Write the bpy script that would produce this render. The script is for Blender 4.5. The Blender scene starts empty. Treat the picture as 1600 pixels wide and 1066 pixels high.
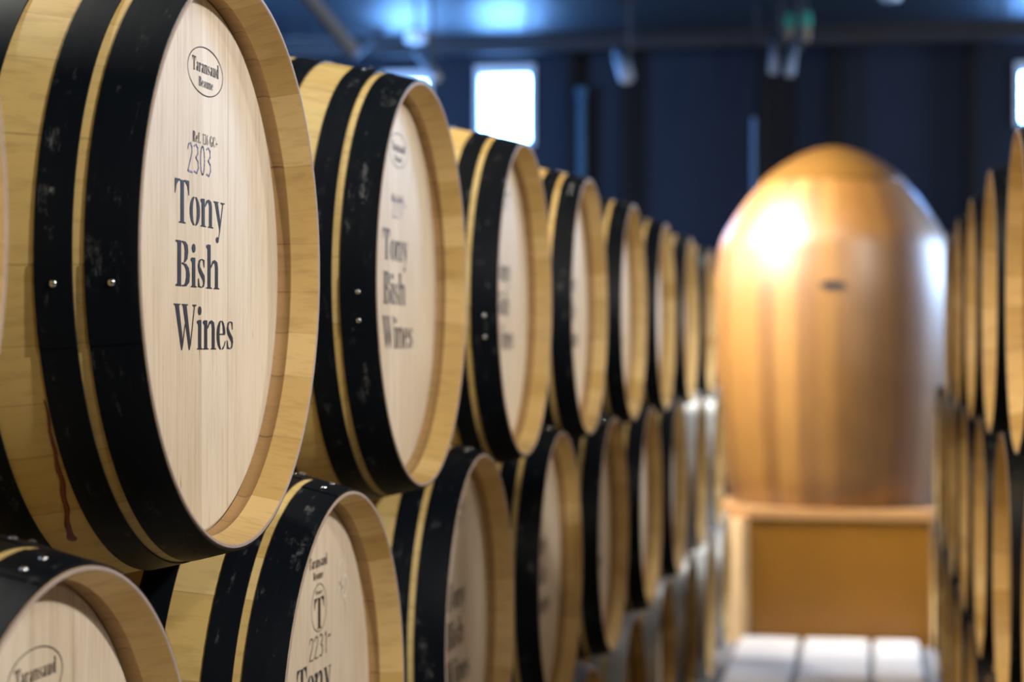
import bpy, bmesh, math, random
from mathutils import Vector, Matrix, geometry
random.seed(7)
S = bpy.context.scene
C = S.collection
PI = math.pi

# ------------------------------------------------------------------ camera, world, light, exposure
CAM_H = 1.5
cam_d = bpy.data.cameras.new('camera'); cam = bpy.data.objects.new('camera', cam_d); C.objects.link(cam)
cam.location = (0, 0, CAM_H)
cam.rotation_euler = (math.radians(90 + 0.116), 0, math.radians(10.27))
cam_d.sensor_width = 36; cam_d.lens = 70.24; cam_d.clip_start = 0.05; cam_d.clip_end = 100
cam_d.dof.use_dof = True; cam_d.dof.focus_distance = 2.12; cam_d.dof.aperture_fstop = 4.2
S.camera = cam
S.view_settings.view_transform = 'Standard'; S.view_settings.look = 'None'
S.view_settings.gamma = 1; S.view_settings.use_curve_mapping = False
S.view_settings.exposure = 0.0

w = bpy.data.worlds.new('world'); S.world = w; w.use_nodes = True
bg = w.node_tree.nodes['Background']
bg.inputs[0].default_value = (0.5, 0.55, 0.7, 1); bg.inputs[1].default_value = 0.03


def area(name, loc, target, size, power, col, sizey=None, spread=180):
    l = bpy.data.lights.new(name, 'AREA'); l.energy = power; l.color = col; l.size = size
    if sizey: l.shape = 'RECTANGLE'; l.size_y = sizey
    l.spread = math.radians(spread)
    o = bpy.data.objects.new(name, l); C.objects.link(o); o.location = loc
    o.rotation_euler = (Vector(target) - Vector(loc)).to_track_quat('-Z', 'Y').to_euler()
    return o


def spot(name, loc, target, power, col, angle=60, size=0.05, blend=0.6):
    l = bpy.data.lights.new(name, 'SPOT'); l.energy = power; l.color = col
    l.spot_size = math.radians(angle); l.spot_blend = blend; l.shadow_soft_size = size
    o = bpy.data.objects.new(name, l); C.objects.link(o); o.location = loc
    o.rotation_euler = (Vector(target) - Vector(loc)).to_track_quat('-Z', 'Y').to_euler()
    return o


WARM = (1.0, 0.72, 0.40)
SOFT = (1.0, 0.93, 0.84)
DAY = (0.35, 0.6, 1.0)
# ceiling lamps over the right hand stack, washing the heads on the left
area('wash_near', (2.5, 1.15, 3.2), (-0.65, 2.5, 1.3), 0.14, 112, SOFT, 0.14)
area('fill_behind', (1.8, -0.3, 3.3), (-0.65, 2.9, 1.2), 0.3, 22, SOFT, 0.3)  # extra fill added to brighten the near staves, not one of the ceiling lamps
area('wash_middle', (3.1, 5.7, 3.3), (-0.65, 5.2, 1.2), 0.4, 75, SOFT, 0.4)
area('wash_far', (1.7, 7.2, 3.4), (-0.65, 8.0, 1.0), 0.4, 60, SOFT, 0.4)
# added warm fill, standing in for light from the unseen cellar behind the camera
area('warm_fill_behind', (-1.9, -1.4, 1.7), (-1.0, 3.0, 1.5), 2.8, 68, (1.0, 0.55, 0.09), 1.8, 120)
# ceiling lamp straight above the left stack
spot('stack_top_lamp', (-1.7, 2.6, 3.6), (-1.0, 2.9, 1.5), 130, (1.0, 0.97, 0.88), 120, 0.06)
# lamp aimed at the egg
area('egg_lamp', (-2.0, 9.45, 3.45), (-0.35, 10.5, 1.8), 1.2, 150, (1.0, 0.95, 0.88), 1.1, 72)
# lamp on the aisle side of the right stack
spot('right_stack_lamp', (-1.2, 3.6, 3.6), (0.4, 5.4, 1.3), 150, WARM, 90, 0.08)
# fill light added above the aisle to brighten the slabs by the egg
spot('aisle_fill', (-0.15, 8.7, 3.62), (-0.2, 8.9, 0), 60, SOFT, 100, 0.08)
# daylight from the cellar's side windows, then an added blue fill on the back wall
area('daylight_left', (-4.6, 2.0, 3.2), (-0.8, 3.6, 1.6), 2.0, 50, DAY, 0.8)
area('daylight_right', (4.2, 12.6, 2.7), (-0.5, 8.0, 1.5), 2.4, 390, (0.45, 0.66, 1.0), 1.4)
area('back_wall_fill', (-4.4, 11.4, 2.9), (-2.6, 14.2, 2.9), 1.0, 130, (0.22, 0.48, 1.0), 1.0)


# ------------------------------------------------------------------ materials
def mat(name):
    m = bpy.data.materials.new(name); m.use_nodes = True
    nt = m.node_tree; b = nt.nodes['Principled BSDF']
    return m, nt, b


def N(nt, t, **kw):
    n = nt.nodes.new(t)
    for k, v in kw.items():
        if k.startswith('i_'):
            n.inputs[int(k[2:]) if k[2:].isdigit() else k[2:]].default_value = v
        else: setattr(n, k, v)
    return n


def L(nt, a, b): nt.links.new(a, b)


def math_n(nt, op, a, b=None, c=None):
    n = N(nt, 'ShaderNodeMath', operation=op)
    for i, v in enumerate((a, b, c)):
        if v is None: continue
        if hasattr(v, 'is_output'): L(nt, v, n.inputs[i])
        else: n.inputs[i].default_value = v
    return n.outputs[0]


def ramp(nt, fac, stops):
    r = N(nt, 'ShaderNodeValToRGB')
    e = r.color_ramp.elements
    while len(e) < len(stops): e.new(0.5)
    for k, (p, c) in enumerate(stops):
        e[k].position = p; e[k].color = (*c, 1) if len(c) == 3 else c
    L(nt, fac, r.inputs[0]); return r.outputs[0]


def mix(nt, fac, a, b, mode='MIX'):
    n = N(nt, 'ShaderNodeMix', data_type='RGBA', blend_type=mode)
    if hasattr(fac, 'is_output'): L(nt, fac, n.inputs[0])
    else: n.inputs[0].default_value = fac
    for v, i in ((a, 6), (b, 7)):
        if hasattr(v, 'is_output'): L(nt, v, n.inputs[i])
        else: n.inputs[i].default_value = (*v, 1)
    return n.outputs[2]


def noise(nt, vec, scale, detail=4, rough=0.55, mapscale=None):
    if mapscale:
        mp = N(nt, 'ShaderNodeMapping'); mp.inputs['Scale'].default_value = mapscale
        L(nt, vec, mp.inputs[0]); vec = mp.outputs[0]
    n = N(nt, 'ShaderNodeTexNoise'); n.inputs['Scale'].default_value = scale
    n.inputs['Detail'].default_value = detail; n.inputs['Roughness'].default_value = rough
    L(nt, vec, n.inputs['Vector']); return n.outputs['Fac']


def offset_coords(nt):
    """object coordinates, moved by a random amount per object so copies differ"""
    tc = N(nt, 'ShaderNodeTexCoord'); oi = N(nt, 'ShaderNodeObjectInfo')
    cb = N(nt, 'ShaderNodeCombineXYZ')
    r = math_n(nt, 'MULTIPLY', oi.outputs['Random'], 37.0)
    L(nt, r, cb.inputs[0]); L(nt, r, cb.inputs[1])
    ad = N(nt, 'ShaderNodeVectorMath', operation='ADD')
    L(nt, tc.outputs['Object'], ad.inputs[0]); L(nt, cb.outputs[0], ad.inputs[1])
    return tc.outputs['Object'], ad.outputs[0], oi.outputs['Random']


def stave_mat(name, c1, c2, nst=26, rough=0.55, axis='X', seam=0.7, coat=0.0, mapscale=(1.5, 26, 26)):
    m, nt, b = mat(name)
    co, cr, rnd = offset_coords(nt)
    sp = N(nt, 'ShaderNodeSeparateXYZ'); L(nt, co, sp.inputs[0])
    a, c = (sp.outputs[1], sp.outputs[2]) if axis == 'X' else (sp.outputs[0], sp.outputs[1])
    ang = math_n(nt, 'ARCTAN2', c, a)
    t = math_n(nt, 'MULTIPLY', ang, nst / (2 * PI))
    t = math_n(nt, 'ADD', t, math_n(nt, 'MULTIPLY', math_n(nt, 'SINE', math_n(nt, 'MULTIPLY', ang, 5.0)), 0.35))
    idx = math_n(nt, 'FLOOR', t)
    fr = math_n(nt, 'FRACT', t)
    wn = N(nt, 'ShaderNodeTexWhiteNoise', noise_dimensions='2D')
    cb = N(nt, 'ShaderNodeCombineXYZ'); L(nt, idx, cb.inputs[0]); L(nt, rnd, cb.inputs[1])
    L(nt, cb.outputs[0], wn.inputs['Vector'])
    col = mix(nt, wn.outputs[0], c1, c2)
    g = noise(nt, cr, 3.0, 6, 0.65, mapscale)
    col = mix(nt, 0.55, col, ramp(nt, g, [(0.3, (0.62, 0.56, 0.5)), (0.52, (1, 1, 1)), (0.7, (1.0, 0.98, 0.95))]), 'MULTIPLY')
    g2 = noise(nt, cr, 5.0, 3, 0.5)
    col = mix(nt, 0.35, col, ramp(nt, g2, [(0.3, (0.75, 0.68, 0.6)), (0.6, (1, 1, 1))]), 'MULTIPLY')
    d = math_n(nt, 'ABSOLUTE', math_n(nt, 'SUBTRACT', fr, 0.5))
    line = math_n(nt, 'GREATER_THAN', d, 0.49)
    col = mix(nt, math_n(nt, 'MULTIPLY', line, seam), col, (0.16, 0.09, 0.04))
    L(nt, col, b.inputs['Base Color'])
    b.inputs['Roughness'].default_value = rough
    b.inputs['Coat Weight'].default_value = coat; b.inputs['Coat Roughness'].default_value = 0.47
    bp = N(nt, 'ShaderNodeBump'); bp.inputs['Strength'].default_value = 0.12; bp.inputs['Distance'].default_value = 0.001
    L(nt, g, bp.inputs['Height']); L(nt, bp.outputs[0], b.inputs['Normal'])
    return m


def head_mat(name):
    """upright boards with fine vertical grain (local y across, z up)"""
    m, nt, b = mat(name)
    co, cr, rnd = offset_coords(nt)
    sp = N(nt, 'ShaderNodeSeparateXYZ'); L(nt, co, sp.inputs[0])
    t = math_n(nt, 'ADD', math_n(nt, 'MULTIPLY', sp.outputs[1], 9.5), math_n(nt, 'MULTIPLY', rnd, 0.9))
    t = math_n(nt, 'ADD', t, math_n(nt, 'MULTIPLY', math_n(nt, 'SINE', math_n(nt, 'MULTIPLY', sp.outputs[1], 22.0)), 0.25))
    idx = math_n(nt, 'FLOOR', t); fr = math_n(nt, 'FRACT', t)
    wn = N(nt, 'ShaderNodeTexWhiteNoise', noise_dimensions='2D')
    cb = N(nt, 'ShaderNodeCombineXYZ'); L(nt, idx, cb.inputs[0]); L(nt, rnd, cb.inputs[1])
    L(nt, cb.outputs[0], wn.inputs['Vector'])
    col = mix(nt, wn.outputs[0], (0.62, 0.53, 0.41), (0.71, 0.63, 0.52))
    g = noise(nt, cr, 4.0, 7, 0.7, (60, 42, 1.6))
    col = mix(nt, 0.6, col, ramp(nt, g, [(0.28, (0.66, 0.58, 0.5)), (0.5, (1, 1, 1)), (0.72, (1.0, 1.0, 1.0))]), 'MULTIPLY')
    g3 = noise(nt, cr, 9.0, 5, 0.6, (1, 6, 1.0))
    col = mix(nt, 0.35, col, ramp(nt, g3, [(0.3, (0.74, 0.66, 0.56)), (0.55, (1, 1, 1))]), 'MULTIPLY')
    kn = noise(nt, cr, 26.0, 2, 0.5, (1, 1.6, 0.45))
    col = mix(nt, ramp(nt, kn, [(0.735, (0, 0, 0)), (0.77, (1, 1, 1))]), col, (0.30, 0.19, 0.10))
    d = math_n(nt, 'ABSOLUTE', math_n(nt, 'SUBTRACT', fr, 0.5))
    line = math_n(nt, 'GREATER_THAN', d, 0.493)
    col = mix(nt, math_n(nt, 'MULTIPLY', line, 0.45), col, (0.28, 0.17, 0.08))
    L(nt, col, b.inputs['Base Color']); b.inputs['Roughness'].default_value = 0.5
    bp = N(nt, 'ShaderNodeBump'); bp.inputs['Strength'].default_value = 0.1; bp.inputs['Distance'].default_value = 0.0006
    L(nt, g, bp.inputs['Height']); L(nt, bp.outputs[0], b.inputs['Normal'])
    return m


def hoop_mat(name, base, rough, metal, scuff=0.5):
    m, nt, b = mat(name)
    co, cr, rnd = offset_coords(nt)
    g = noise(nt, cr, 30.0, 5, 0.7)
    g2 = noise(nt, cr, 9.0, 6, 0.75, (6, 1, 1))
    sc = math_n(nt, 'MULTIPLY', ramp(nt, g2, [(0.54, (0, 0, 0)), (0.70, (1, 1, 1))]), ramp(nt, g, [(0.52, (0, 0, 0)), (0.64, (1, 1, 1))]))
    col = mix(nt, math_n(nt, 'MULTIPLY', sc, scuff), base, (0.30, 0.31, 0.32))
    L(nt, col, b.inputs['Base Color'])
    rr = N(nt, 'ShaderNodeMapRange'); rr.inputs[3].default_value = rough - 0.08; rr.inputs[4].default_value = rough + 0.16
    L(nt, g2, rr.inputs[0]); L(nt, rr.outputs[0], b.inputs['Roughness'])
    b.inputs['Metallic'].default_value = metal
    return m


def plain(name, col, rough=0.5, metal=0.0, var=0.12, scale=12.0, emit=None, strength=0):
    m, nt, b = mat(name)
    co, cr, rnd = offset_coords(nt)
    g = noise(nt, cr, scale, 4, 0.6)
    c2 = tuple(max(0, c * (1 - var * 2)) for c in col)
    L(nt, mix(nt, g, c2, tuple(min(1, c * (1 + var)) for c in col)), b.inputs['Base Color'])
    b.inputs['Roughness'].default_value = rough; b.inputs['Metallic'].default_value = metal
    if emit:
        b.inputs['Emission Color'].default_value = (*emit, 1); b.inputs['Emission Strength'].default_value = strength
    return m


M = {}
M['stave'] = stave_mat('oak_staves', (0.60, 0.42, 0.135), (0.73, 0.56, 0.24), seam=0.35)
M['chime'] = stave_mat('oak_chime', (0.56, 0.37, 0.12), (0.80, 0.59, 0.27), seam=0.22)
M['howel'] = stave_mat('oak_howel', (0.40, 0.25, 0.10), (0.50, 0.32, 0.14), seam=0.85)
M['endgrain'] = plain('oak_end_grain', (0.40, 0.32, 0.29), 0.7, scale=60)
M['head'] = head_mat('oak_head'); M['head'].node_tree.nodes['Principled BSDF'].inputs['Specular IOR Level'].default_value = 0.2
M['black'] = hoop_mat('black_hoop_paint', (0.0026, 0.0048, 0.0085), 0.40, 0.0, 0.55)
M['black'].node_tree.nodes['Principled BSDF'].inputs['Specular IOR Level'].default_value = 0.16
M['galv'] = hoop_mat('galvanised_hoop', (0.55, 0.58, 0.60), 0.38, 0.9, 0.3)
M['rivet'] = plain('rivet_steel', (0.75, 0.76, 0.78), 0.22, 1.0)
M['ink'] = plain('blue_black_ink', (0.018, 0.022, 0.045), 0.55, scale=40, var=0.3)
M['ink'].node_tree.nodes['Principled BSDF'].inputs['Specular IOR Level'].default_value = 0.25
M['brown_ink'] = plain('brown_brand_ink', (0.05, 0.028, 0.016), 0.6, scale=60, var=0.3); M['brown_ink'].node_tree.nodes['Principled BSDF'].inputs['Specular IOR Level'].default_value = 0.15
M['pen'] = plain('violet_pen', (0.15, 0.14, 0.36), 0.5, scale=90, var=0.3)
M['wine'] = plain('dried_wine', (0.17, 0.035, 0.008), 0.25, scale=40)
M['silicone'] = plain('chalk_smudge', (0.86, 0.80, 0.70), 0.5)
M['egg'] = stave_mat('varnished_egg_oak', (0.13, 0.052, 0.006), (0.25, 0.118, 0.02), 44, 0.40, 'Z', 0.35, 0.9, (16, 16, 0.8))
M['eggcap'] = plain('varnished_egg_cap', (0.13, 0.062, 0.012), 0.34, scale=6)
M['eggpanel'] = plain('varnished_oak_panel', (0.20, 0.082, 0.003), 0.4, scale=4)
M['egglight'] = plain('pale_oak_trim', (0.68, 0.46, 0.24), 0.45, scale=8)
M['eggtrim'] = plain('oak_edge_board', (0.36, 0.19, 0.07), 0.5, scale=8)
M['plate'] = plain('dark_badge', (0.02, 0.02, 0.025), 0.4)
M['floor'] = plain('concrete', (0.20, 0.205, 0.22), 0.5, scale=3)
M['slab'] = plain('pale_slab', (0.60, 0.60, 0.61), 0.45, scale=5, var=0.06)
M['wall'] = plain('charcoal_wall', (0.013, 0.021, 0.038), 0.6, scale=2)
M['walldark'] = plain('black_steel', (0.003, 0.004, 0.006), 0.5)
M['ceiling'] = plain('dark_satin_ceiling', (0.02, 0.026, 0.036), 0.5, scale=2)
for k_ in ('wall', 'walldark'): M[k_].node_tree.nodes['Principled BSDF'].inputs['Specular IOR Level'].default_value = 0.2
M['beam'] = plain('dark_beam', (0.010, 0.013, 0.02), 0.5)
M['frame'] = plain('white_window_frame', (0.70, 0.76, 0.85), 0.5)
M['pane'] = plain('daylight_pane', (0.9, 0.95, 1.0), 0.2, emit=(0.16, 0.42, 1.0), strength=55.0)
M['lampbody'] = plain('silver_lamp_body', (0.62, 0.68, 0.78), 0.35, 0.4)
M['lampdark'] = plain('black_lamp_part', (0.02, 0.02, 0.025), 0.4)
M['green'] = plain('green_plastic', (0.02, 0.30, 0.18), 0.4)
M['pipe'] = plain('blue_pipe', (0.008, 0.07, 0.14), 0.5)
M['timber'] = plain('rough_timber', (0.30, 0.20, 0.11), 0.7)


# ------------------------------------------------------------------ mesh helpers
def link(name, me, parent=None):
    o = bpy.data.objects.new(name, me); C.objects.link(o)
    if parent: o.parent = parent
    return o


def finish(bm, name, mats, smooth=True, angle=35):
    me = bpy.data.meshes.new(name); bm.to_mesh(me); bm.free()
    for m in (mats if isinstance(mats, (list, tuple)) else [mats]): me.materials.append(m)
    if smooth:
        me.polygons.foreach_set('use_smooth', [True] * len(me.polygons))
        me.set_sharp_from_angle(angle=math.radians(angle))
    return me


def lathe_x(bm, prof, seg=96, mi=0, closed=False, a0=0.0, a1=2 * PI):
    """prof = [(x, r)], axis X. mi: material index per span (list) or one"""
    full = abs(a1 - a0 - 2 * PI) < 1e-6
    n = seg if full else seg + 1
    rings = []
    for x, r in prof:
        rings.append([bm.verts.new((x, r * math.cos(a0 + (a1 - a0) * k / seg), r * math.sin(a0 + (a1 - a0) * k / seg))) for k in range(n)])
    cnt = len(prof) if closed else len(prof) - 1
    for i in range(cnt):
        A, B = rings[i], rings[(i + 1) % len(prof)]
        for k in range(seg):
            k2 = (k + 1) % n
            f = bm.faces.new((A[k], A[k2], B[k2], B[k]))
            f.material_index = mi[i] if isinstance(mi, list) else mi
    return rings


def lathe_z(bm, prof, seg=96, mi=0, cap_top=False, cap_bot=False):
    rings = [[bm.verts.new((r * math.cos(2 * PI * k / seg), r * math.sin(2 * PI * k / seg), z)) for k in range(seg)] for z, r in prof]
    for i in range(len(prof) - 1):
        A, B = rings[i], rings[i + 1]
        for k in range(seg):
            k2 = (k + 1) % seg
            f = bm.faces.new((A[k], A[k2], B[k2], B[k])); f.material_index = mi
    if cap_top: bm.faces.new(rings[-1])
    if cap_bot: bm.faces.new(rings[0][::-1])
    return rings


def box(bm, x0, x1, y0, y1, z0, z1, mtx=None, bevel=0.0):
    v = [bm.verts.new((x, y, z)) for x in (x0, x1) for y in (y0, y1) for z in (z0, z1)]
    fs = [bm.faces.new([v[i] for i in q]) for q in ((0, 1, 3, 2), (4, 6, 7, 5), (0, 4, 5, 1), (2, 3, 7, 6), (0, 2, 6, 4), (1, 5, 7, 3))]
    if bevel:
        es = list({e for f in fs for e in f.edges})
        r = bmesh.ops.bevel(bm, geom=es, offset=bevel, segments=2, affect='EDGES', profile=0.5)
        v = list({x for f in r['faces'] for x in f.verts} | {x for x in v if x.is_valid})
    if mtx: bmesh.ops.transform(bm, matrix=mtx, verts=v)


def tube(bm, p0, p1, r0, r1=None, seg=20, caps=True, mi=0):
    r1 = r0 if r1 is None else r1
    p0, p1 = Vector(p0), Vector(p1); d = (p1 - p0).normalized()
    q = d.to_track_quat('Z', 'Y')
    R = []
    for p, r in ((p0, r0), (p1, r1)):
        R.append([bm.verts.new(p + q @ Vector((r * math.cos(2 * PI * k / seg), r * math.sin(2 * PI * k / seg), 0))) for k in range(seg)])
    for k in range(seg):
        f = bm.faces.new((R[0][k], R[0][(k + 1) % seg], R[1][(k + 1) % seg], R[1][k])); f.material_index = mi
    if caps:
        bm.faces.new(R[0][::-1]).material_index = mi; bm.faces.new(R[1]).material_index = mi


def tag(o, label=None, cat=None, group=None, kind=None):
    if label: o['label'] = label
    if cat: o['category'] = cat
    if group: o['group'] = group
    if kind: o['kind'] = kind
    return o


def empty(name, loc, rz=0):
    o = bpy.data.objects.new(name, None); C.objects.link(o); o.location = loc; o.rotation_euler = (0, 0, rz)
    o.empty_display_size = 0.1
    return o


def struct(name, bm, m, parent=None, smooth=False):
    o = link(name, finish(bm, name, m, smooth), parent)
    if not parent: o['kind'] = 'structure'
    return o


# ------------------------------------------------------------------ lettering: a small stencil serif drawn as filled outlines
def e_arc(cx, cy, rx, ry, a0, a1, n=18):
    return [(cx + rx * math.cos(math.radians(a0 + (a1 - a0) * k / n)), cy + ry * math.sin(math.radians(a0 + (a1 - a0) * k / n))) for k in range(n + 1)]


def cres(cx, cy, rx, ry, th, a0, a1, hy=0.03, n=18):
    """a bowl: thick at the sides (th), thin at top and bottom (hy)"""
    return e_arc(cx, cy, rx, ry, a0, a1, n) + e_arc(cx, cy, rx - th, ry - hy, a1, a0, n)


def rc(x0, y0, x1, y1): return [(x0, y0), (x1, y0), (x1, y1), (x0, y1)]


def line(pts, wd):
    """constant width stroke along a polyline, as separate quads"""
    out = []
    for (x0, y0), (x1, y1) in zip(pts, pts[1:]):
        d = math.hypot(x1 - x0, y1 - y0) or 1e-6
        ex, ey = (x1 - x0) / d * wd * 0.35, (y1 - y0) / d * wd * 0.35
        nx, ny = -(y1 - y0) / d * wd / 2, (x1 - x0) / d * wd / 2
        out.append([(x0 - ex + nx, y0 - ey + ny), (x0 - ex - nx, y0 - ey - ny), (x1 + ex - nx, y1 + ey - ny), (x1 + ex + nx, y1 + ey + ny)])
    return out


X = 0.66   # x-height
T_ = 0.20  # stem


def ser(x0, x1, y, up=True, h=0.035):
    """hairline serif with small brackets"""
    s = 1 if up else -1
    return [(x0, y), (x1, y), (x1, y + s * h * 0.6), ((x0 + x1) / 2, y + s * h * 1.6), (x0, y + s * h * 0.6)]


def stem(x, y0, y1, s0=0.09, s1=0.09, th=T_):
    g = [rc(x, y0, x + th, y1)]
    if s0 is not None: g.append(ser(x - s0, x + th + s0, y0))
    if s1 is not None: g.append([(x - s1, y1 - 0.03), (x - s1, y1 - 0.06), (x + 0.01, y1 - 0.11), (x + 0.01, y1), (x - s1 * 0.2, y1)])
    return g


def bean(cx, cy, rx, ry, th, gap=9):
    return [cres(cx, cy, rx, ry, th, 90 + gap, 270 - gap), cres(cx, cy, rx, ry, th, -90 + gap, 90 - gap)]


def g_s(x0, wd, h, y0=0.0):
    m = h / 2; t = h * 0.10
    return [
        [(x0 + wd * .92, y0 + h * .96), (x0 + wd * .92, y0 + h * .70), (x0 + wd * .84, y0 + h * .70), (x0 + wd * .70, y0 + h * .93), (x0 + wd * .55, y0 + h * .965), (x0 + wd * .55, y0 + h * 1.0), (x0 + wd * .72, y0 + h * .98)],
        [(x0 + wd * .47, y0 + h), (x0 + wd * .47, y0 + h * .96), (x0 + wd * .28, y0 + h * .84), (x0 + wd * .30, y0 + h * .72), (x0 + wd * .60, y0 + h * .57), (x0 + wd * .93, y0 + h * .42), (x0 + wd * .99, y0 + h * .25), (x0 + wd * .86, y0 + h * .06), (x0 + wd * .60, y0 - 0.0), (x0 + wd * .60, y0 + h * .04), (x0 + wd * .74, y0 + h * .14), (x0 + wd * .70, y0 + h * .26), (x0 + wd * .42, y0 + h * .40), (x0 + wd * .10, y0 + h * .56), (x0 + wd * .02, y0 + h * .74), (x0 + wd * .14, y0 + h * .93)],
        [(x0 + wd * .04, y0 + h * .02), (x0 + wd * .04, y0 + h * .32), (x0 + wd * .12, y0 + h * .32), (x0 + wd * .28, y0 + h * .07), (x0 + wd * .50, y0 + h * .035), (x0 + wd * .50, y0), (x0 + wd * .28, y0 + h * .015)],
    ]


def arch(x0, x1, yb, yt, th=T_, gap=True):
    """the arch of an n or h coming out of the stem ending at x0, and its right leg up to x1"""
    r = (x1 - x0)
    pts = [(x0 + (0.03 if gap else 0), yt - 0.14), (x0 + r * .28, yt - 0.02), (x0 + r * .55, yt + 0.01), (x1 - 0.05, yt - 0.04), (x1, yt - 0.17), (x1, yb), (x1 - th, yb), (x1 - th, yt - 0.16), (x1 - th - .03, yt - 0.07), (x0 + r * .34, yt - 0.08), (x0 + (0.03 if gap else 0), yt - 0.20)]
    return [pts, ser(x1 - th - 0.09, x1 + 0.09, yb)]


def glyph(ch):
    if ch == 'T':
        return 0.95, [rc(.375, 0, .375 + .22, .985), ser(.25, .72, 0), rc(.02, .955, .35, 1.0), rc(.62, .955, .93, 1.0),
                      [(.0, 1.0), (.0, .66), (.03, .66), (.10, .86), (.25, .955), (.25, 1.0)], [(.95, 1.0), (.95, .66), (.92, .66), (.85, .86), (.70, .955), (.70, 1.0)]]
    if ch == 'o': return 0.74, bean(.37, X / 2, .35, X / 2 + .015, .20)
    if ch == 'n': return 0.92, stem(.09, 0, X) + arch(.29, .82, 0, X)
    if ch == 'h': return 0.90, stem(.09, 0, 1.0) + arch(.29, .80, 0, X)
    if ch == 'i': return 0.40, stem(.10, 0, X) + [e_arc(.20, .87, .115, .10, 0, 345, 20)]
    if ch == 'y':
        return 0.80, [[(.08, X - .03), (.30, X - .03), (.53, .12), (.43, -.02)], ser(.0, .36, X, False), ser(.52, .82, X, False),
                      [(.66, X - .03), (.71, X - .03), (.47, -.04), (.37, -.25), (.32, -.28), (.40, -.10)], e_arc(.27, -.26, .10, .075, 0, 345, 16)]
    if ch == 'B':
        return 0.92, [rc(.12, 0, .34, 1.0), ser(.0, .12, 0), ser(.0, .12, 1.0, False), rc(.02, 0, .12, .03), rc(.02, .97, .12, 1.0),
                      [(.38, 1.0), (.62, .99), (.76, .92), (.80, .77), (.74, .61), (.60, .535), (.52, .52), (.56, .62), (.58, .77), (.55, .90), (.46, .96), (.38, .965)],
                      [(.38, 0), (.68, .01), (.86, .10), (.90, .27), (.83, .42), (.66, .50), (.38, .53), (.38, .50), (.56, .46), (.66, .36), (.67, .22), (.60, .08), (.50, .035), (.38, .035)]]
    if ch == 'W':
        return 1.50, [[(.10, .97), (.34, .97), (.62, .12), (.55, -.01), (.50, -.01)], [(.60, .97), (.84, .97), (1.12, .12), (1.05, -.01), (1.0, -.01)],
                      [(.58, .16), (.62, .12), (.76, .52), (.73, .58)], [(1.08, .10), (1.12, .08), (1.40, .97), (1.35, .97)],
                      ser(.0, .44, 1.0, False), ser(.52, .94, 1.0, False), ser(1.24, 1.50, 1.0, False)]
    if ch == 'e':
        return 0.68, [cres(.35, X / 2, .33, X / 2 + .015, .20, 97, 262), cres(.35, X / 2, .30, X / 2 + .015, .17, 4, 83), rc(.20, .335, .62, .365),
                      [(.40, -.015), (.52, .02), (.63, .13), (.66, .19), (.63, .20), (.54, .09), (.40, .02)]]
    if ch == 's': return 0.58, g_s(.04, .48, X)
    if ch == 'a':
        return 0.66, [rc(.36, .10, .54, .50), [(.12, .56), (.24, .66), (.42, .66), (.54, .56), (.54, .46), (.36, .46), (.36, .58), (.28, .61), (.20, .56), (.20, .48), (.10, .48)],
                      [(.36, .38), (.20, .33), (.07, .24), (.07, .10), (.17, -.01), (.30, .02), (.36, .10), (.36, .15), (.27, .08), (.22, .14), (.24, .24), (.36, .32)], [(.54, .10), (.58, .05), (.66, .08), (.66, .04), (.56, -.01), (.44, .02), (.40, .12)]]
    if ch == 'r': return 0.60, stem(.09, 0, X) + [[(.31, .40), (.38, .58), (.48, .67), (.57, .64), (.58, .50), (.50, .48), (.46, .56), (.40, .52), (.31, .30)]]
    if ch == 'u':
        return 0.84, [rc(.09, .12, .27, X), [(.02, X), (.09, X), (.09, X - .05), (.02, X - .03)], [(.09, .14), (.16, .0), (.34, -.01), (.52, .12), (.52, .18), (.36, .06), (.27, .10), (.27, .16)], rc(.54, 0, .74, X), rc(.46, X - .03, .56, X), rc(.74, 0, .82, .03)]
    if ch == 'd':
        return 0.80, [rc(.46, 0, .66, 1.0), rc(.38, .97, .47, 1.0), rc(.66, 0, .76, .03), cres(.34, X / 2, .30, X / 2 + .01, .19, 85, 275), rc(.33, .61, .47, .65), rc(.33, .0, .47, .04)]
    if ch == 'R':
        return 0.92, [rc(.12, 0, .34, 1.0), rc(.02, 0, .44, .035), rc(.02, .965, .14, 1.0),
                      [(.36, 1.0), (.62, .99), (.78, .90), (.80, .73), (.72, .58), (.56, .51), (.36, .50), (.36, .54), (.50, .57), (.57, .72), (.54, .90), (.46, .96), (.36, .965)], [(.42, .50), (.60, .48), (.80, .10), (.92, .05), (.92, 0), (.68, .0), (.50, .34)]]
    if ch == 'f': return 0.50, [rc(.12, 0, .30, .82), rc(.02, 0, .42, .035), rc(.02, .62, .42, .66), [(.12, .78), (.16, .93), (.30, 1.0), (.46, .97), (.48, .84), (.40, .82), (.36, .93), (.30, .90), (.30, .78)]]
    if ch == '.': return 0.30, [e_arc(.14, .08, .10, .09, 0, 345, 12)]
    if ch == '1': return 0.50, [rc(.20, 0, .35, 1.0), rc(.08, 0, .48, .035), [(.04, .88), (.18, .92), (.18, 1.0), (.04, .93)]]
    if ch == '3': return 0.62, [cres(.26, .74, .28, .26, .13, -80, 150, .06), cres(.26, .27, .31, .29, .14, -150, 75, .06)]
    if ch == '6': return 0.66, bean(.33, .30, .29, .31, .13, 2) + [[(.05, .30), (.10, .70), (.30, .93), (.54, 1.0), (.54, .96), (.34, .84), (.22, .62), (.19, .30)]]
    if ch == 'G': return 0.98, [cres(.48, .5, .46, .515, .21, 90, 270), cres(.50, .5, .40, .515, .10, 30, 90, .04), rc(.48, -.015, .74, .03), rc(.70, .0, .90, .42), rc(.60, .40, .98, .44), rc(.84, .70, .88, 1.0)]
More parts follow.
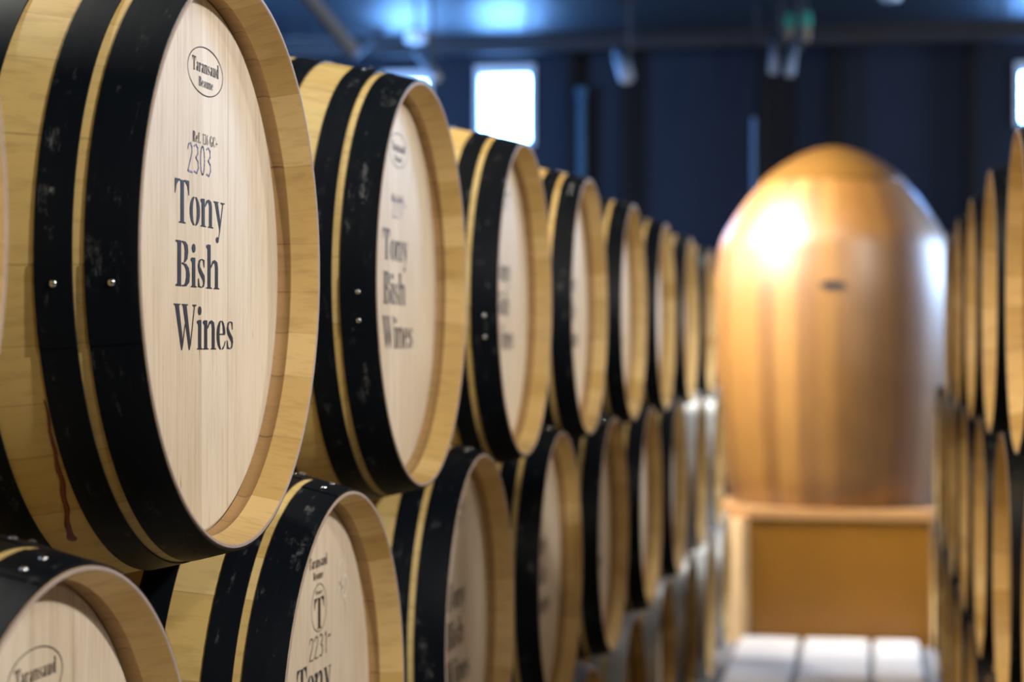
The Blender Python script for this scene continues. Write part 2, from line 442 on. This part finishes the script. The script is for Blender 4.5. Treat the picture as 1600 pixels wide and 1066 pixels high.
    if ch == 'C': return 0.90, [cres(.48, .5, .46, .515, .21, 90, 270), cres(.50, .5, .38, .515, .09, 20, 90, .04), cres(.50, .5, .38, .515, .06, -90, -25, .04), rc(.82, .70, .86, 1.0)]
    if ch == '+': return 0.70, [rc(.06, .36, .62, .43), rc(.305, .12, .375, .67)]
    return 0.28, []


def hand(ch):
    """thin handwritten digits"""
    P = {'2': [[(.05, .78), (.15, .95), (.35, 1.0), (.52, .88), (.52, .68), (.35, .42), (.05, .02), (.58, .0)]],
         '3': [[(.05, .93), (.25, 1.0), (.48, .90), (.48, .68), (.25, .54), (.50, .42), (.55, .2), (.35, .0), (.05, .05)]],
         '0': [e_arc(.30, .5, .24, .5, 0, 360, 22)],
         '1': [[(.15, .85), (.32, 1.0), (.32, 0)]],
         '7': [[(.05, 1.0), (.52, 1.0), (.25, 0)]],
         '~': [[(.05, .70), (.18, .78), (.34, .70), (.50, .78)]]}
    out = []
    for pl in P.get(ch, []): out += line(pl, 0.062)
    return 0.66 if ch != '1' else 0.46, out


def add_poly(bm, pts, u0, v0, su, sv, x):
    vs = [Vector((u0 + p[0] * su, v0 + p[1] * sv, 0)) for p in pts]
    tris = geometry.tessellate_polygon([vs])
    bv = [bm.verts.new((x, v.x, v.y)) for v in vs]
    for t in tris:
        try: f = bm.faces.new([bv[i] for i in t])
        except ValueError: continue


def word(bm, s, u0, u1, v, h, x, fn=glyph, gap=0.03):
    """sets s between u0 and u1 (local y) with its baseline at v and cap height h"""
    tot = 0; gl = []
    for ch in s:
        wd, ps = fn(ch); gl.append((tot, ps)); tot += wd + gap
    su = (u1 - u0) / (tot - gap)
    for off, ps in gl:
        for p in ps: add_poly(bm, p, u0 + off * su, v, su, h, x)


def ring_ellipse(bm, cu, cv, ru, rv, wd, x, n=64):
    for k in range(n):
        a, b = 2 * PI * k / n, 2 * PI * (k + 1) / n
        q = [(ru, rv, a), (ru, rv, b), (ru - wd, rv - wd, b), (ru - wd, rv - wd, a)]
        bm.faces.new([bm.verts.new((x, cu + r * math.cos(t), cv + s * math.sin(t))) for r, s, t in q])


def letter_mesh(name, m, build):
    bm = bmesh.new(); build(bm)
    bmesh.ops.recalc_face_normals(bm, faces=bm.faces)
    for f in bm.faces:
        if f.normal.x < 0: f.normal_flip()
    return finish(bm, name, m, False)


# ------------------------------------------------------------------ the barrel
LEN = 0.90; RE = 0.2972; RB = 0.3580; HD = 0.048   # length, end radius, bilge radius, depth of the head


def rad(d):
    s = (d - LEN / 2) / (LEN / 2)
    return RE + (RB - RE) * (1 - abs(s) ** 2.0)


LX = -HD + 0.0006  # plane of the ink on the head
# staves
bm = bmesh.new()
inn = [(-0.050, 0.2862, 2), (-0.0445, 0.2885, 2), (-0.0395, 0.2888, 2), (-0.0335, 0.2864, 1), (-0.0325, 0.2858, 1), (-0.0010, 0.2932, 3), (0.0, 0.2943, 3), (0.0, 0.2966, 3), (-0.0012, 0.2974, 0)]
prof = [(x, r) for x, r, _ in inn]; mi = [k for _, _, k in inn]
mi = [2, 2, 2, 1, 1, 3, 3, 3, 0]
for k in range(1, 30):
    d = LEN * k / 30; prof.append((-d, rad(d))); mi.append(0)
for (x, r), k in zip(reversed([(a, b) for a, b, _ in inn]), [3, 3, 3, 1, 1, 2, 2, 2, 2]):
    prof.append((-LEN - x, r)); mi.append(k)
mi = mi[:len(prof) - 1]
lathe_x(bm, prof, 112, mi)
bmesh.ops.recalc_face_normals(bm, faces=bm.faces)
stave_me = finish(bm, 'staves', [M['stave'], M['chime'], M['howel'], M['endgrain']], True, 28)
# heads
def head_mesh(name, x, s):
    bm = bmesh.new()
    pr = [(x - s * 0.012, 0.2870), (x - s * 0.0035, 0.2868), (x, 0.2815)]
    rings = lathe_x(bm, pr, 112)
    bm.faces.new(rings[-1])
    bmesh.ops.recalc_face_normals(bm, faces=bm.faces)
    return finish(bm, name, M['head'], True, 20)
head_me = head_mesh('head', -HD, 1); back_me = head_mesh('back_head', -LEN + HD, -1)


# hoops: (from, to) in depth behind the rim
HOOPS = [(0.0014, 0.0475), (0.0585, 0.0915), (0.140, 0.178)]
def hoop_mesh(d0, d1, m):
    bm = bmesh.new(); t = 0.0021
    o = [(-(d0 + (d1 - d0) * k / 4), rad(d0 + (d1 - d0) * k / 4) + t) for k in range(5)]
    i = [(-(d0 + (d1 - d0) * k / 4), rad(d0 + (d1 - d0) * k / 4) + 0.0003) for k in range(4, -1, -1)]
    lathe_x(bm, o + i, 112, 0, True)
    # overlapping end of the strap
    a0, a1 = math.radians(-7), math.radians(7)
    o2 = [(x, r + t * 0.5) for x, r in o]; i2 = [(x, r) for x, r in o][::-1]
    rings = lathe_x(bm, o2 + i2, 8, 0, True, a0, a1)
    for e in (0, -1): bm.faces.new([r[e] for r in rings] if e else [r[e] for r in rings][::-1])
    bmesh.ops.recalc_face_normals(bm, faces=bm.faces)
    return finish(bm, 'hoop', m, True, 30)


def rivet_mesh(d0, d1, a):
    bm = bmesh.new(); d = (d0 + d1) / 2; r = rad(d) + 0.0035; R = 0.0038
    rings = []
    q = Matrix.Rotation(a, 4, 'X')
    for th in (0, 25, 50, 75):
        rr, hh = R * math.cos(math.radians(th)), R * 0.6 * math.sin(math.radians(th))
        rings.append([bm.verts.new(q @ Vector((-d + rr * math.cos(2 * PI * k / 12), r + hh, rr * math.sin(2 * PI * k / 12)))) for k in range(12)])
    for A, B in zip(rings, rings[1:]):
        for k in range(12): bm.faces.new((A[k], A[(k + 1) % 12], B[(k + 1) % 12], B[k]))
    bm.faces.new(rings[-1])
    bmesh.ops.recalc_face_normals(bm, faces=bm.faces)
    return finish(bm, 'rivet', M['rivet'], True, 50)


hoop_specs = HOOPS + [(LEN - b, LEN - a) for a, b in reversed(HOOPS)]
hoop_black = [hoop_mesh(a, b, M['black']) for a, b in hoop_specs]
hoop_galv = [hoop_mesh(a, b, M['galv']) for a, b in hoop_specs]
rivets = [[rivet_mesh(a, b, math.radians(s)) for s in (-3.6, 3.6)] for a, b in hoop_specs]


def make_barrel(hoops=hoop_black):
    t = empty('wine_barrel', (0, 0, 0))
    link('staves', stave_me, t); link('head', head_me, t); link('back_head', back_me, t)
    for me, rv in zip(hoops, rivets):
        h = link('hoop', me, t)
        for r in rv: link('rivet', r, h)
    return t


def dup(o, parent=None):
    c = o.copy(); C.objects.link(c); c.parent = parent
    for ch in list(o.children): dup(ch, c)
    return c


protos = {'black': make_barrel(), 'galv': make_barrel(hoop_galv)}
used = set()

U = 0.0135  # the ink sits a little deeper than first measured
def big_name(bm, x=LX):
    word(bm, 'Tony', -.088 + U, .069 + U, .036, .045, x)
    word(bm, 'Bish', -.086 + U, .052 + U, -.029, .047, x)
    word(bm, 'Wines', -.092 + U, .102 + U, -.094, .047, x)
def maker(bm, oval=True):
    if oval: ring_ellipse(bm, .007 + U, .201, .057, .026, .0011, LX)
    word(bm, 'Taransaud', -.035 + U, .050 + U, .199, .0145, LX, glyph, .10)
    word(bm, 'Beaune', -.015 + U, .031 + U, .184, .0102, LX, glyph, .12)
name_me = letter_mesh('stencilled_name', M['ink'], big_name)
maker_me = letter_mesh('maker_mark', M['brown_ink'], maker)
maker_plain_me = letter_mesh('maker_mark', M['brown_ink'], lambda bm: maker(bm, False))
ref_me = letter_mesh('reference_mark', M['brown_ink'], lambda bm: word(bm, 'Ref. 136 GC+', -.034 + U, .046 + U, .1235, .0112, LX, glyph, .16))
def t_logo(bm):
    ring_ellipse(bm, .011 + U, .147, .035, .031, .0011, LX)
    word(bm, 'T', -.010 + U, .034 + U, .120, .040, LX)
    word(bm, 'Tony', -.006 + U, .028 + U, .1645, .005, LX)
tlogo_me = letter_mesh('round_letter_mark', M['brown_ink'], t_logo)
num = {n: letter_mesh('batch_number', m, (lambda n, a, b, v, h: lambda bm: word(bm, n, a, b, v, h, LX, hand, 0.1))(n, a, b, v, h))
       for n, m, a, b, v, h in (('2303', M['pen'], -.050 + U, .026 + U, .091, .030), ('2231~', M['brown_ink'], -.034 + U, .072 + U, .084, .028), ('2217~', M['pen'], -.030 + U, .058 + U, .100, .028))}

A_L = 0.6513; Y0 = 2.0108; SP = 0.87376; Z_ROW = [CAM_H + .0893, CAM_H - .483, CAM_H - 1.055]
B_R = 0.256


def place(kind, x, y, z, rz, label, group, marks=(), hoop_rot=None, rx=0):
    p = protos[kind]
    if kind in used: t = dup(p)
    else: t = p; used.add(kind)
    for ch in list(t.children):
        if ch.name.split('.')[0] in marks_names: bpy.data.objects.remove(ch)
    t.location = (x, y, z); t.rotation_euler = (0, 0, rz)
    tag(t, label, 'barrel', group)
    k = 0
    rnd = random.Random(label)
    for ch in t.children:
        nm = ch.name.split('.')[0]
        if nm == 'hoop':
            a = hoop_rot[k] if hoop_rot and k < len(hoop_rot) else rnd.uniform(60, 125)
            ch.rotation_euler = (math.radians(a), 0, 0); k += 1
        elif nm == 'staves': ch.rotation_euler = (rnd.uniform(0, 6.28), 0, 0)
    pend.append((t, marks))
    return t


marks_names = ('stencilled_name', 'maker_mark', 'reference_mark', 'batch_number', 'round_letter_mark')
pend = []
ordn = ['first', 'second', 'third', 'fourth', 'fifth', 'sixth', 'seventh', 'eighth', 'ninth', 'tenth']

# left stack, top row (k = -1 is cut by the left edge of the picture)
top_lab = {-1: 'oak barrel at far left, only its blurred brown rim in view, nearest the camera',
           0: 'big sharp oak barrel with black hoops and batch 2303 on its head',
           1: 'oak barrel directly behind the sharp 2303 barrel, same top row, blurred name on head',
           2: 'top row oak barrel whose black hoop stands just below the bright window'}
for k in range(-1, 8):
    lab = top_lab.get(k, 'black hooped oak barrel in left top row, %s of nine from the camera' % ordn[k + 1])
    marks = []
    if k == 0: marks = [name_me, maker_me, ref_me, num['2303']]
    elif k == 1: marks = [name_me, maker_me, ref_me, num['2217~']]
    elif 2 <= k <= 5: marks = [name_me, maker_me]
    hr = {0: [189, 189, 120, 90, 90, 90], 1: [187, 100, 80, 96], 2: [190, 95, 92]}.get(k)
    place('black', -A_L, Y0 + SP * k, Z_ROW[0] - {0: .004, 2: .003}.get(k, 0), 0, lab, 'barrels in the left stack, top row', marks, hr)
mid_lab = {0: 'oak barrel at bottom left corner, dark deep rim and oval mark on head',
           1: 'middle row oak barrel marked with a T in an oval and batch 2231',
           2: 'middle row oak barrel right of the one marked 2231, name half in shade'}
for k in range(0, 9):
    gal = k >= 7
    lab = mid_lab.get(k, '%s oak barrel in left middle row, %s of nine from the camera' % ('grey hooped' if gal else 'black hooped', ordn[k]))
    marks = []
    if k == 0: marks = [name_me, maker_me]
    elif k == 1: marks = [name_me, maker_plain_me, tlogo_me, num['2231~']]
    elif k <= 5: marks = [name_me, maker_me]
    hr = {0: [97, 80, 84], 1: [93, 86, 90], 2: [92, 88], 3: [93, 90]}.get(k)
    place('galv' if gal else 'black', -A_L, Y0 + SP * (k - .5), Z_ROW[1], 0, lab, 'barrels in the left stack, middle row', marks, hr)
for k in range(2, 9):
    lab = 'grey hooped oak barrel in left bottom row, %s of its seven from the camera' % ordn[k - 2]
    place('galv', -A_L, Y0 + SP * k, Z_ROW[2], 0, lab, 'barrels in the left stack, bottom row', [])
# right stack
yr = 3.775
for k in range(-1, 5):  # the unseen nearest barrel is added to shade the left middle row
    place('black', B_R, yr + SP * k, Z_ROW[0] + .008, PI, 'narrowly seen oak barrel in right top row, %s of five from the camera' % ordn[k] if k >= 0 else 'oak barrel of the right top row just outside the picture, nearest the camera', 'barrels in the right stack, top row')
for k in range(-1, 7):
    place('black', B_R, yr + SP * (k - .5), Z_ROW[1] + .005, PI, 'narrowly seen oak barrel in right middle row, %s of seven from the camera' % ordn[k] if k >= 0 else 'oak barrel of the right middle row just outside the picture, nearest the camera', 'barrels in the right stack, middle row')
for k in range(7):
    place('black', B_R, yr + SP * k, Z_ROW[2] + .005, PI, 'narrowly seen oak barrel in right bottom row, %s of seven from the camera' % ordn[k], 'barrels in the right stack, bottom row')
for h in [c for c in pend[1][0].children if c.name.split('.')[0] == 'hoop'][:2]: bpy.data.objects.remove(h.children[1])
for t, marks in pend:
    for me in marks: link(me.name.split('.')[0], me, t).location = (0, 0, .004 if num['2303'] in marks else 0)

# dried wine run on the belly of the sharp barrel, and a chalk mark on the head of the one marked 2231
bm = bmesh.new()
run = [(.0945, 205, .0006), (.0950, 209, .0012), (.0972, 217, .0020), (.0990, 221.7, .0026), (.1030, 226, .0027), (.1062, 229, .0026), (.1105, 232, .0028), (.1145, 234.8, .0030), (.1165, 236.5, .0042), (.1160, 237.6, .0046), (.1158, 238.4, .0022)]
rows = []
for i in range(len(run) - 1):
    for k in range(4):
        t = k / 4; d, a, w_ = [run[i][j] * (1 - t) + run[i + 1][j] * t for j in range(3)]
        d += .0006 * math.sin(a * .9); w_ *= 1 + .10 * math.sin(a * 1.3)
        rows.append([bm.verts.new((-(d + q * w_), (rad(d + q * w_) + h) * math.cos(math.radians(a)), (rad(d + q * w_) + h) * math.sin(math.radians(a)))) for q, h in ((-1, .0002), (-.5, .0009), (.5, .0009), (1, .0002))])
for A, B in zip(rows, rows[1:]):
    for k in range(3): bm.faces.new((A[k], A[k + 1], B[k + 1], B[k]))
bmesh.ops.recalc_face_normals(bm, faces=bm.faces)
link('wine_drip', finish(bm, 'wine_drip', M['wine'], True, 80), pend[1][0])['label'] = 'dried red brown wine run'
ck = bmesh.new()
ring_ellipse(ck, .150, .160, .016, .016, .004, LX)
for q in line([(.118, .158), (.128, .166), (.136, .160)], .005) + line([(.122, .190), (.132, .196)], .004) + line([(.158, .138), (.166, .120)], .004): add_poly(ck, q, 0, 0, 1, 1, LX)
bmesh.ops.recalc_face_normals(ck, faces=ck.faces)
link('chalk_mark', finish(ck, 'chalk_mark', M['silicone'], False), pend[10][0])

# ------------------------------------------------------------------ timber rails under the bottom rows
def rail(x, y0, y1, d, lab):
    bm = bmesh.new(); top = Z_ROW[2] - rad(d + .05) - 0.004
    box(bm, x - .045, x + .045, y0, y1, 0.0, top, bevel=.004)
    o = link('barrel_rail', finish(bm, 'barrel_rail', M['timber'], False)); tag(o, lab, 'rail', 'rails under the barrels')
rail(-A_L - .18, 3.3, 9.45, .18, 'long timber rail under the left bottom row, aisle side')
rail(-A_L - .72, 3.3, 9.45, .18, 'long timber rail under the left bottom row, rear side')
rail(B_R + .18, 3.3, 9.45, .18, 'long timber rail under the right bottom row, aisle side')
rail(B_R + .72, 3.3, 9.45, .18, 'long timber rail under the right bottom row, rear side')

# ------------------------------------------------------------------ the wooden egg
EX, EY = -0.214, 10.68
egg = empty('wooden_egg_tank', (EX, EY, 0), math.radians(0))
tag(egg, 'tall golden varnished oak egg shaped wine tank on a boxed wooden base', 'wine tank')
ctrl = [(.675, .518), (.70, .540), (.80, .566), (.95, .583), (1.15, .602), (1.38, .616), (1.60, .623), (1.78, .622), (1.93, .608), (2.05, .585), (2.17, .520), (2.27, .450), (2.355, .375)]
def smooth_prof(c, n=6):
    out = []
    for i in range(len(c) - 1):
        p0, p1, p2, p3 = c[max(i - 1, 0)], c[i], c[i + 1], c[min(i + 2, len(c) - 1)]
        for k in range(n):
            t = k / n
            out.append(tuple(0.5 * (2 * p1[j] + (p2[j] - p0[j]) * t + (2 * p0[j] - 5 * p1[j] + 4 * p2[j] - p3[j]) * t * t + (3 * p1[j] - p0[j] - 3 * p2[j] + p3[j]) * t ** 3) for j in (0, 1)))
    return out + [c[-1]]
bm = bmesh.new(); lathe_z(bm, smooth_prof(ctrl), 128, 0, True, True)
bmesh.ops.recalc_face_normals(bm, faces=bm.faces)
link('shell', finish(bm, 'shell', M['egg'], True, 30), egg)
bm = bmesh.new()
lathe_z(bm, [(2.350, .374), (2.352, .382), (2.358, .383), (2.40, .338), (2.45, .272), (2.50, .185), (2.535, .095), (2.548, .03)], 96, 0, True, True)
bmesh.ops.recalc_face_normals(bm, faces=bm.faces)
link('cap', finish(bm, 'cap', M['eggcap'], True, 30), egg)
# badge: a small dark oval on the shell, facing the aisle
bm = bmesh.new()
az = math.radians(-90 + 1.0); zb = 1.80; rb = .6215
n_ = 24
fr_, bk_ = [], []
for k in range(n_):
    a = 2 * PI * k / n_; du, dv = .064 * math.cos(a), .021 * math.sin(a)
    for lst, rr in ((fr_, rb + .006), (bk_, rb - .004)):
        th = az + du / rb; lst.append(bm.verts.new((rr * math.cos(th), rr * math.sin(th), zb + dv)))
bm.faces.new(fr_); bm.faces.new(bk_[::-1])
for k in range(n_): bm.faces.new((fr_[k], bk_[k], bk_[(k + 1) % n_], fr_[(k + 1) % n_]))
bmesh.ops.recalc_face_normals(bm, faces=bm.faces)
link('badge', finish(bm, 'badge', M['plate'], False), egg)['label'] = 'small dark oval badge'
# base: octagonal top board, front panel between corner posts
bm = bmesh.new()
def octo(bm, hw, hd, ch, z0, z1):
    pts = [(-hw + ch, -hd), (hw - ch * .45, -hd), (hw, -hd + ch * .45), (hw, hd - ch), (hw - ch, hd), (-hw + ch, hd), (-hw, hd - ch), (-hw, -hd + ch)]
    a = [bm.verts.new((x, y, z0)) for x, y in pts]; b = [bm.verts.new((x, y, z1)) for x, y in pts]
    bm.faces.new(a[::-1]); bm.faces.new(b)
    for k in range(8): bm.faces.new((a[k], a[(k + 1) % 8], b[(k + 1) % 8], b[k]))
octo(bm, .575, .60, .17, .625, .678)
bmesh.ops.bevel(bm, geom=[e for e in bm.edges], offset=.006, segments=2, affect='EDGES')
link('top_board', finish(bm, 'top_board', M['eggtrim'], False), egg)['label'] = 'lighter oak edge board'
bm = bmesh.new(); box(bm, -.405, .49, -.585, -.55, .0, .625, bevel=.004)
link('front_panel', finish(bm, 'front_panel', M['eggpanel'], False), egg)
bm = bmesh.new(); box(bm, -.405, .49, .55, .585, .0, .625, bevel=.004)
link('back_panel', finish(bm, 'back_panel', M['eggpanel'], False), egg)
def egg_leg(x, y, ang, wt, wb):
    bm = bmesh.new()
    pts = [(0, 0), (wb, 0), (wb, .385), (wt, .43), (wt, .625), (0, .625)]
    f0 = [bm.verts.new((px, 0, pz)) for px, pz in pts]; f1 = [bm.verts.new((px, .05, pz)) for px, pz in pts]
    bm.faces.new(f0); bm.faces.new(f1[::-1])
    for k in range(6): bm.faces.new((f0[k], f1[k], f1[(k + 1) % 6], f0[(k + 1) % 6]))
    bmesh.ops.recalc_face_normals(bm, faces=bm.faces)
    o = link('leg', finish(bm, 'leg', M['egglight'], False), egg); o.location = (x, y, 0); o.rotation_euler = (0, 0, ang)
    o['label'] = 'pale stepped oak corner leg'
egg_leg(-.407, -.583, math.radians(180 - 45), .185, .125)
egg_leg(.492, -.583, math.radians(28), .09, .07)
egg_leg(-.407, .53, math.radians(180 + 20), .13, .10)
egg_leg(.492, .53, math.radians(-20), .09, .07)

# ------------------------------------------------------------------ pale slabs on the aisle floor in front of the egg
sx = [(-.655, -.365), (-.338, -.025), (.0, .315)]
names = ['left', 'middle', 'right']
for r, (ya, yb) in enumerate([(9.30, 10.05), (7.9, 9.26)]):
    for i, (xa, xb) in enumerate(sx):
        bm = bmesh.new(); box(bm, xa if i else xa, xb if xb < .2 else .215, ya, yb, 0, .045, bevel=.012)
        o = link('floor_slab', finish(bm, 'floor_slab', M['slab'], False))
        tag(o, 'pale grey floor slab, %s of three in the %s' % (names[i], ('row touching the egg base', 'row nearer the camera')[r]), 'slab', 'pale slabs on the aisle floor')

# ------------------------------------------------------------------ the room
WX0, WX1, WY, WZ = -6.0, 6.0, 14.3, 3.72
bm = bmesh.new(); box(bm, WX0, WX1, -1.5, WY + .2, -.1, 0); struct('floor', bm, M['floor'])
bm = bmesh.new(); box(bm, WX0, WX1, -1.5, WY + .2, WZ, WZ + .1); struct('ceiling', bm, M['ceiling'])
TH, CT, ST = math.radians(10.27), math.cos(math.radians(10.27)), math.sin(math.radians(10.27))
def wx(px, y=WY):     # x on the plane y = const that shows at picture column px (used to read off measured positions)
    k = (px - 800) / 3122.
    return (k * CT - ST) * y / (CT + k * ST)
def wz(px, py, y=WY):
    xx = wx(px, y); return CAM_H + (539.3 - py) / 3122. * (y * CT - xx * ST)
# windows: openings in the back wall
wins = [(750, 829, 117, 222), (606, 668, 126, 228), (1594, 1672, 112, 190)]
rects = []
for a, b, t, c in wins: rects.append((wx(a), wx(b), wz((a + b) / 2, c), wz((a + b) / 2, t)))
rects.sort()
bm = bmesh.new(); x = WX0
for (xa, xb, za, zb) in rects:
    box(bm, x, xa, WY, WY + .15, 0, WZ); box(bm, xa, xb, WY, WY + .15, 0, za); box(bm, xa, xb, WY, WY + .15, zb, WZ); x = xb
box(bm, x, WX1, WY, WY + .15, 0, WZ)
struct('wall_back', bm, M['wall'])
bm = bmesh.new(); box(bm, WX0 - .1, WX0, -1.5, WY, 0, WZ); struct('wall_left', bm, M['wall'])
bm = bmesh.new(); box(bm, WX1, WX1 + .1, -1.5, WY, 0, WZ); struct('wall_right', bm, M['wall'])
for i, (xa, xb, za, zb) in enumerate(rects):
    bm = bmesh.new(); f = .035
    for q in ((xa - f, xa + .004, za - f, zb + .07), (xb - .004, xb + f, za - f, zb + .07), (xa, xb, zb - .004, zb + .07), (xa, xb, za - f, za + .004)):
        box(bm, q[0], q[1], WY - .03, WY + .10, q[2], q[3])
    w_ = struct('window_%d' % (i + 1), bm, M['frame'])
    bm = bmesh.new(); box(bm, xa, xb, WY + .06, WY + .07, za, zb)
    p = link('pane', finish(bm, 'pane', M['pane'], False), w_)
# wall panel joints, steel columns
def column(pa, pb, lab, m, depth=.12, z1=WZ, cat='column', nm='steel_column', grp='dark columns on the back wall'):
    bm = bmesh.new(); a, b = wx(pa), wx(pb)
    box(bm, a, b, WY - depth, WY - depth * .8, 0, z1); box(bm, a, b, WY - depth * .2, WY, 0, z1)
    box(bm, (a + b) / 2 - .012, (a + b) / 2 + .012, WY - depth * .8, WY - depth * .2, 0, z1)
    o = link(nm, finish(bm, nm, m, False)); tag(o, lab, cat, grp)
column(1188, 1210, 'black steel column on back wall just left of the egg top', M['walldark'])
column(1296, 1316, 'black steel column on back wall above the egg', M['walldark'])
column(974, 990, 'black steel column on back wall below the tilted lamp', M['walldark'])
column(1510, 1524, 'black steel column on back wall right of the egg', M['walldark'])
column(889, 902, 'black steel column on back wall beside the blue pipe', M['walldark'])
bm = bmesh.new(); xx = wx(911); tube(bm, (xx, WY - .10, 0), (xx, WY - .10, wz(911, 152)), .034); tube(bm, (xx, WY - .10, wz(911, 152)), (xx, WY - .10, wz(911, 140)), .045)
o = link('blue_pipe', finish(bm, 'blue_pipe', M['pipe'])); tag(o, 'upright blue pipe against the back wall right of the bright window', 'pipe')
bm = bmesh.new(); xx = wx(1179); tube(bm, (xx, WY - .06, 0), (xx, WY - .06, wz(1179, 185)), .018)
o = link('conduit', finish(bm, 'conduit', plain('blue_grey_conduit', (0.20, 0.33, 0.52), 0.4))); tag(o, 'thin pale conduit against the back wall left of the egg', 'conduit')

# ceiling edge beam and cable tray
bm = bmesh.new(); box(bm, WX0, WX1, WY - .22, WY, 3.60, WZ); struct('trim_1', bm, M['beam'])
def at(px, py, y):
    return Vector((wx(px, y), y, wz(px, py, y)))
bm = bmesh.new(); tr = at(440, 60, 13.1), at(1590, 46, 13.1); tube(bm, *tr, .018)
for f_ in (.02, .35, .66, .98):
    q_ = tr[0].lerp(tr[1], f_); tube(bm, q_, (q_.x, q_.y, WZ), .008)
o = link('lighting_track', finish(bm, 'lighting_track', M['beam'])); tag(o, 'long dark lighting track running across under the ceiling', 'lighting track')
bm = bmesh.new(); p0, p1 = at(470, -20, 9.6), at(556, 84, 9.6); tube(bm, p0, p1, .036)
o = link('diagonal_brace', finish(bm, 'diagonal_brace', plain('grey_blue_steel', (0.20, 0.24, 0.32), 0.4))); tag(o, 'diagonal grey steel brace under the ceiling at upper left', 'brace')
bm = bmesh.new(); tube(bm, at(626, 14, 13.6), at(552, 88, 13.6), .026)
o = link('diagonal_brace', finish(bm, 'diagonal_brace', M['beam'])); tag(o, 'shorter dark brace meeting the long grey brace at upper left', 'brace')


def track_lamp(p, top, tip, r, lab, body=M['lampbody']):
    """a cylinder lamp on a stem; top and tip are picture-measured points turned into places at depth p"""
    a, b = at(*top, p), at(*tip, p - .12)
    t = empty('track_spotlight', a); tag(t, lab, 'spotlight', 'spotlights under the ceiling')
    d = (b - a)
    bm = bmesh.new(); tube(bm, (0, 0, 0), d, r * .92, r, 28, False); tube(bm, d * .0, d * .02, r * .92, r * .92, 28); tube(bm, d * .93, d * .94, r * .9, r * .9, 28)
    bmesh.ops.remove_doubles(bm, verts=bm.verts, dist=1e-5)
    link('lamp_body', finish(bm, 'lamp_body', body), t)
    bm = bmesh.new(); st = Vector((.04, .03, 0)); tube(bm, d * .35, d * .35 + st, .012); tube(bm, d * .35 + st, Vector((d.x * .35 + .04, d.y * .35 + .03, WZ - a.z)), .012)
    link('stem', finish(bm, 'stem', M['lampdark']), t)
    bm = bmesh.new(); box(bm, d.x * .35 - .02, d.x * .35 + .10, d.y * .35, d.y * .35 + .06, WZ - a.z - .035, WZ - a.z)
    link('mount', finish(bm, 'mount', M['lampdark'], False), t)
    return t
track_lamp(12.6, (968, 78), (980, 122), .05, 'tilted silver spotlight hanging left of the middle of the back wall')
track_lamp(12.6, (1210, 54), (1208, 112), .029, 'bluish cylinder spotlight, left one of the close pair')
track_lamp(12.6, (1241, 60), (1234, 116), .030, 'brighter cylinder spotlight, right one of the close pair')
track_lamp(11.0, (652, 82), (684, 122), .028, 'slim tilted spotlight left of the bright window')
def sensor(px, py, y, lab, m):
    c = at(px, py, y); t = empty('ceiling_sensor', c); tag(t, lab, 'sensor', 'green topped sensors under the ceiling')
    bm = bmesh.new(); tube(bm, (0, 0, .0), (0, 0, .09), .034, .03); link('cap', finish(bm, 'cap', m), t)
    bm = bmesh.new(); tube(bm, (0, 0, -.09), (0, 0, 0), .024, .026); link('body', finish(bm, 'body', M['timber']), t)
    bm = bmesh.new(); tube(bm, (0, 0, .09), (0, 0, WZ - c.z), .01); link('stem', finish(bm, 'stem', M['lampdark']), t)
sensor(1234, 44, 12.9, 'dim green topped fitting between the two close spotlights', M['green'])
sensor(1260, 42, 12.9, 'green topped fitting right of the close pair of spotlights', M['green'])
def disc(px, py, y, r, lab):
    c = at(px, py, y); t = empty('ceiling_lamp', (c.x, c.y, WZ)); tag(t, lab, 'ceiling lamp', 'round lamps on the ceiling')
    bm = bmesh.new(); tube(bm, (0, 0, -.03), (0, 0, 0), r * .9, r, 36); link('housing', finish(bm, 'housing', M['frame']), t)
    bm = bmesh.new(); tube(bm, (0, 0, -.036), (0, 0, -.03), r * .7, r * .7, 36); link('lens', finish(bm, 'lens', M['lampbody']), t)
disc(1392, 20, 12.9, .07, 'small round pale lamp on the ceiling at upper right')
c = at(650, 59, 12.6)
t = empty('hanging_lamp', c); tag(t, 'small pale oval lamp head hanging at upper left of the window', 'lamp')
bm = bmesh.new(); tube(bm, (0, 0, -.03), (0, 0, .03), .07, .07, 32); link('lamp_head', finish(bm, 'lamp_head', M['frame']), t)
bm = bmesh.new(); tube(bm, (0, 0, .03), (0, 0, WZ - c.z), .01); link('stem', finish(bm, 'stem', M['lampdark']), t)
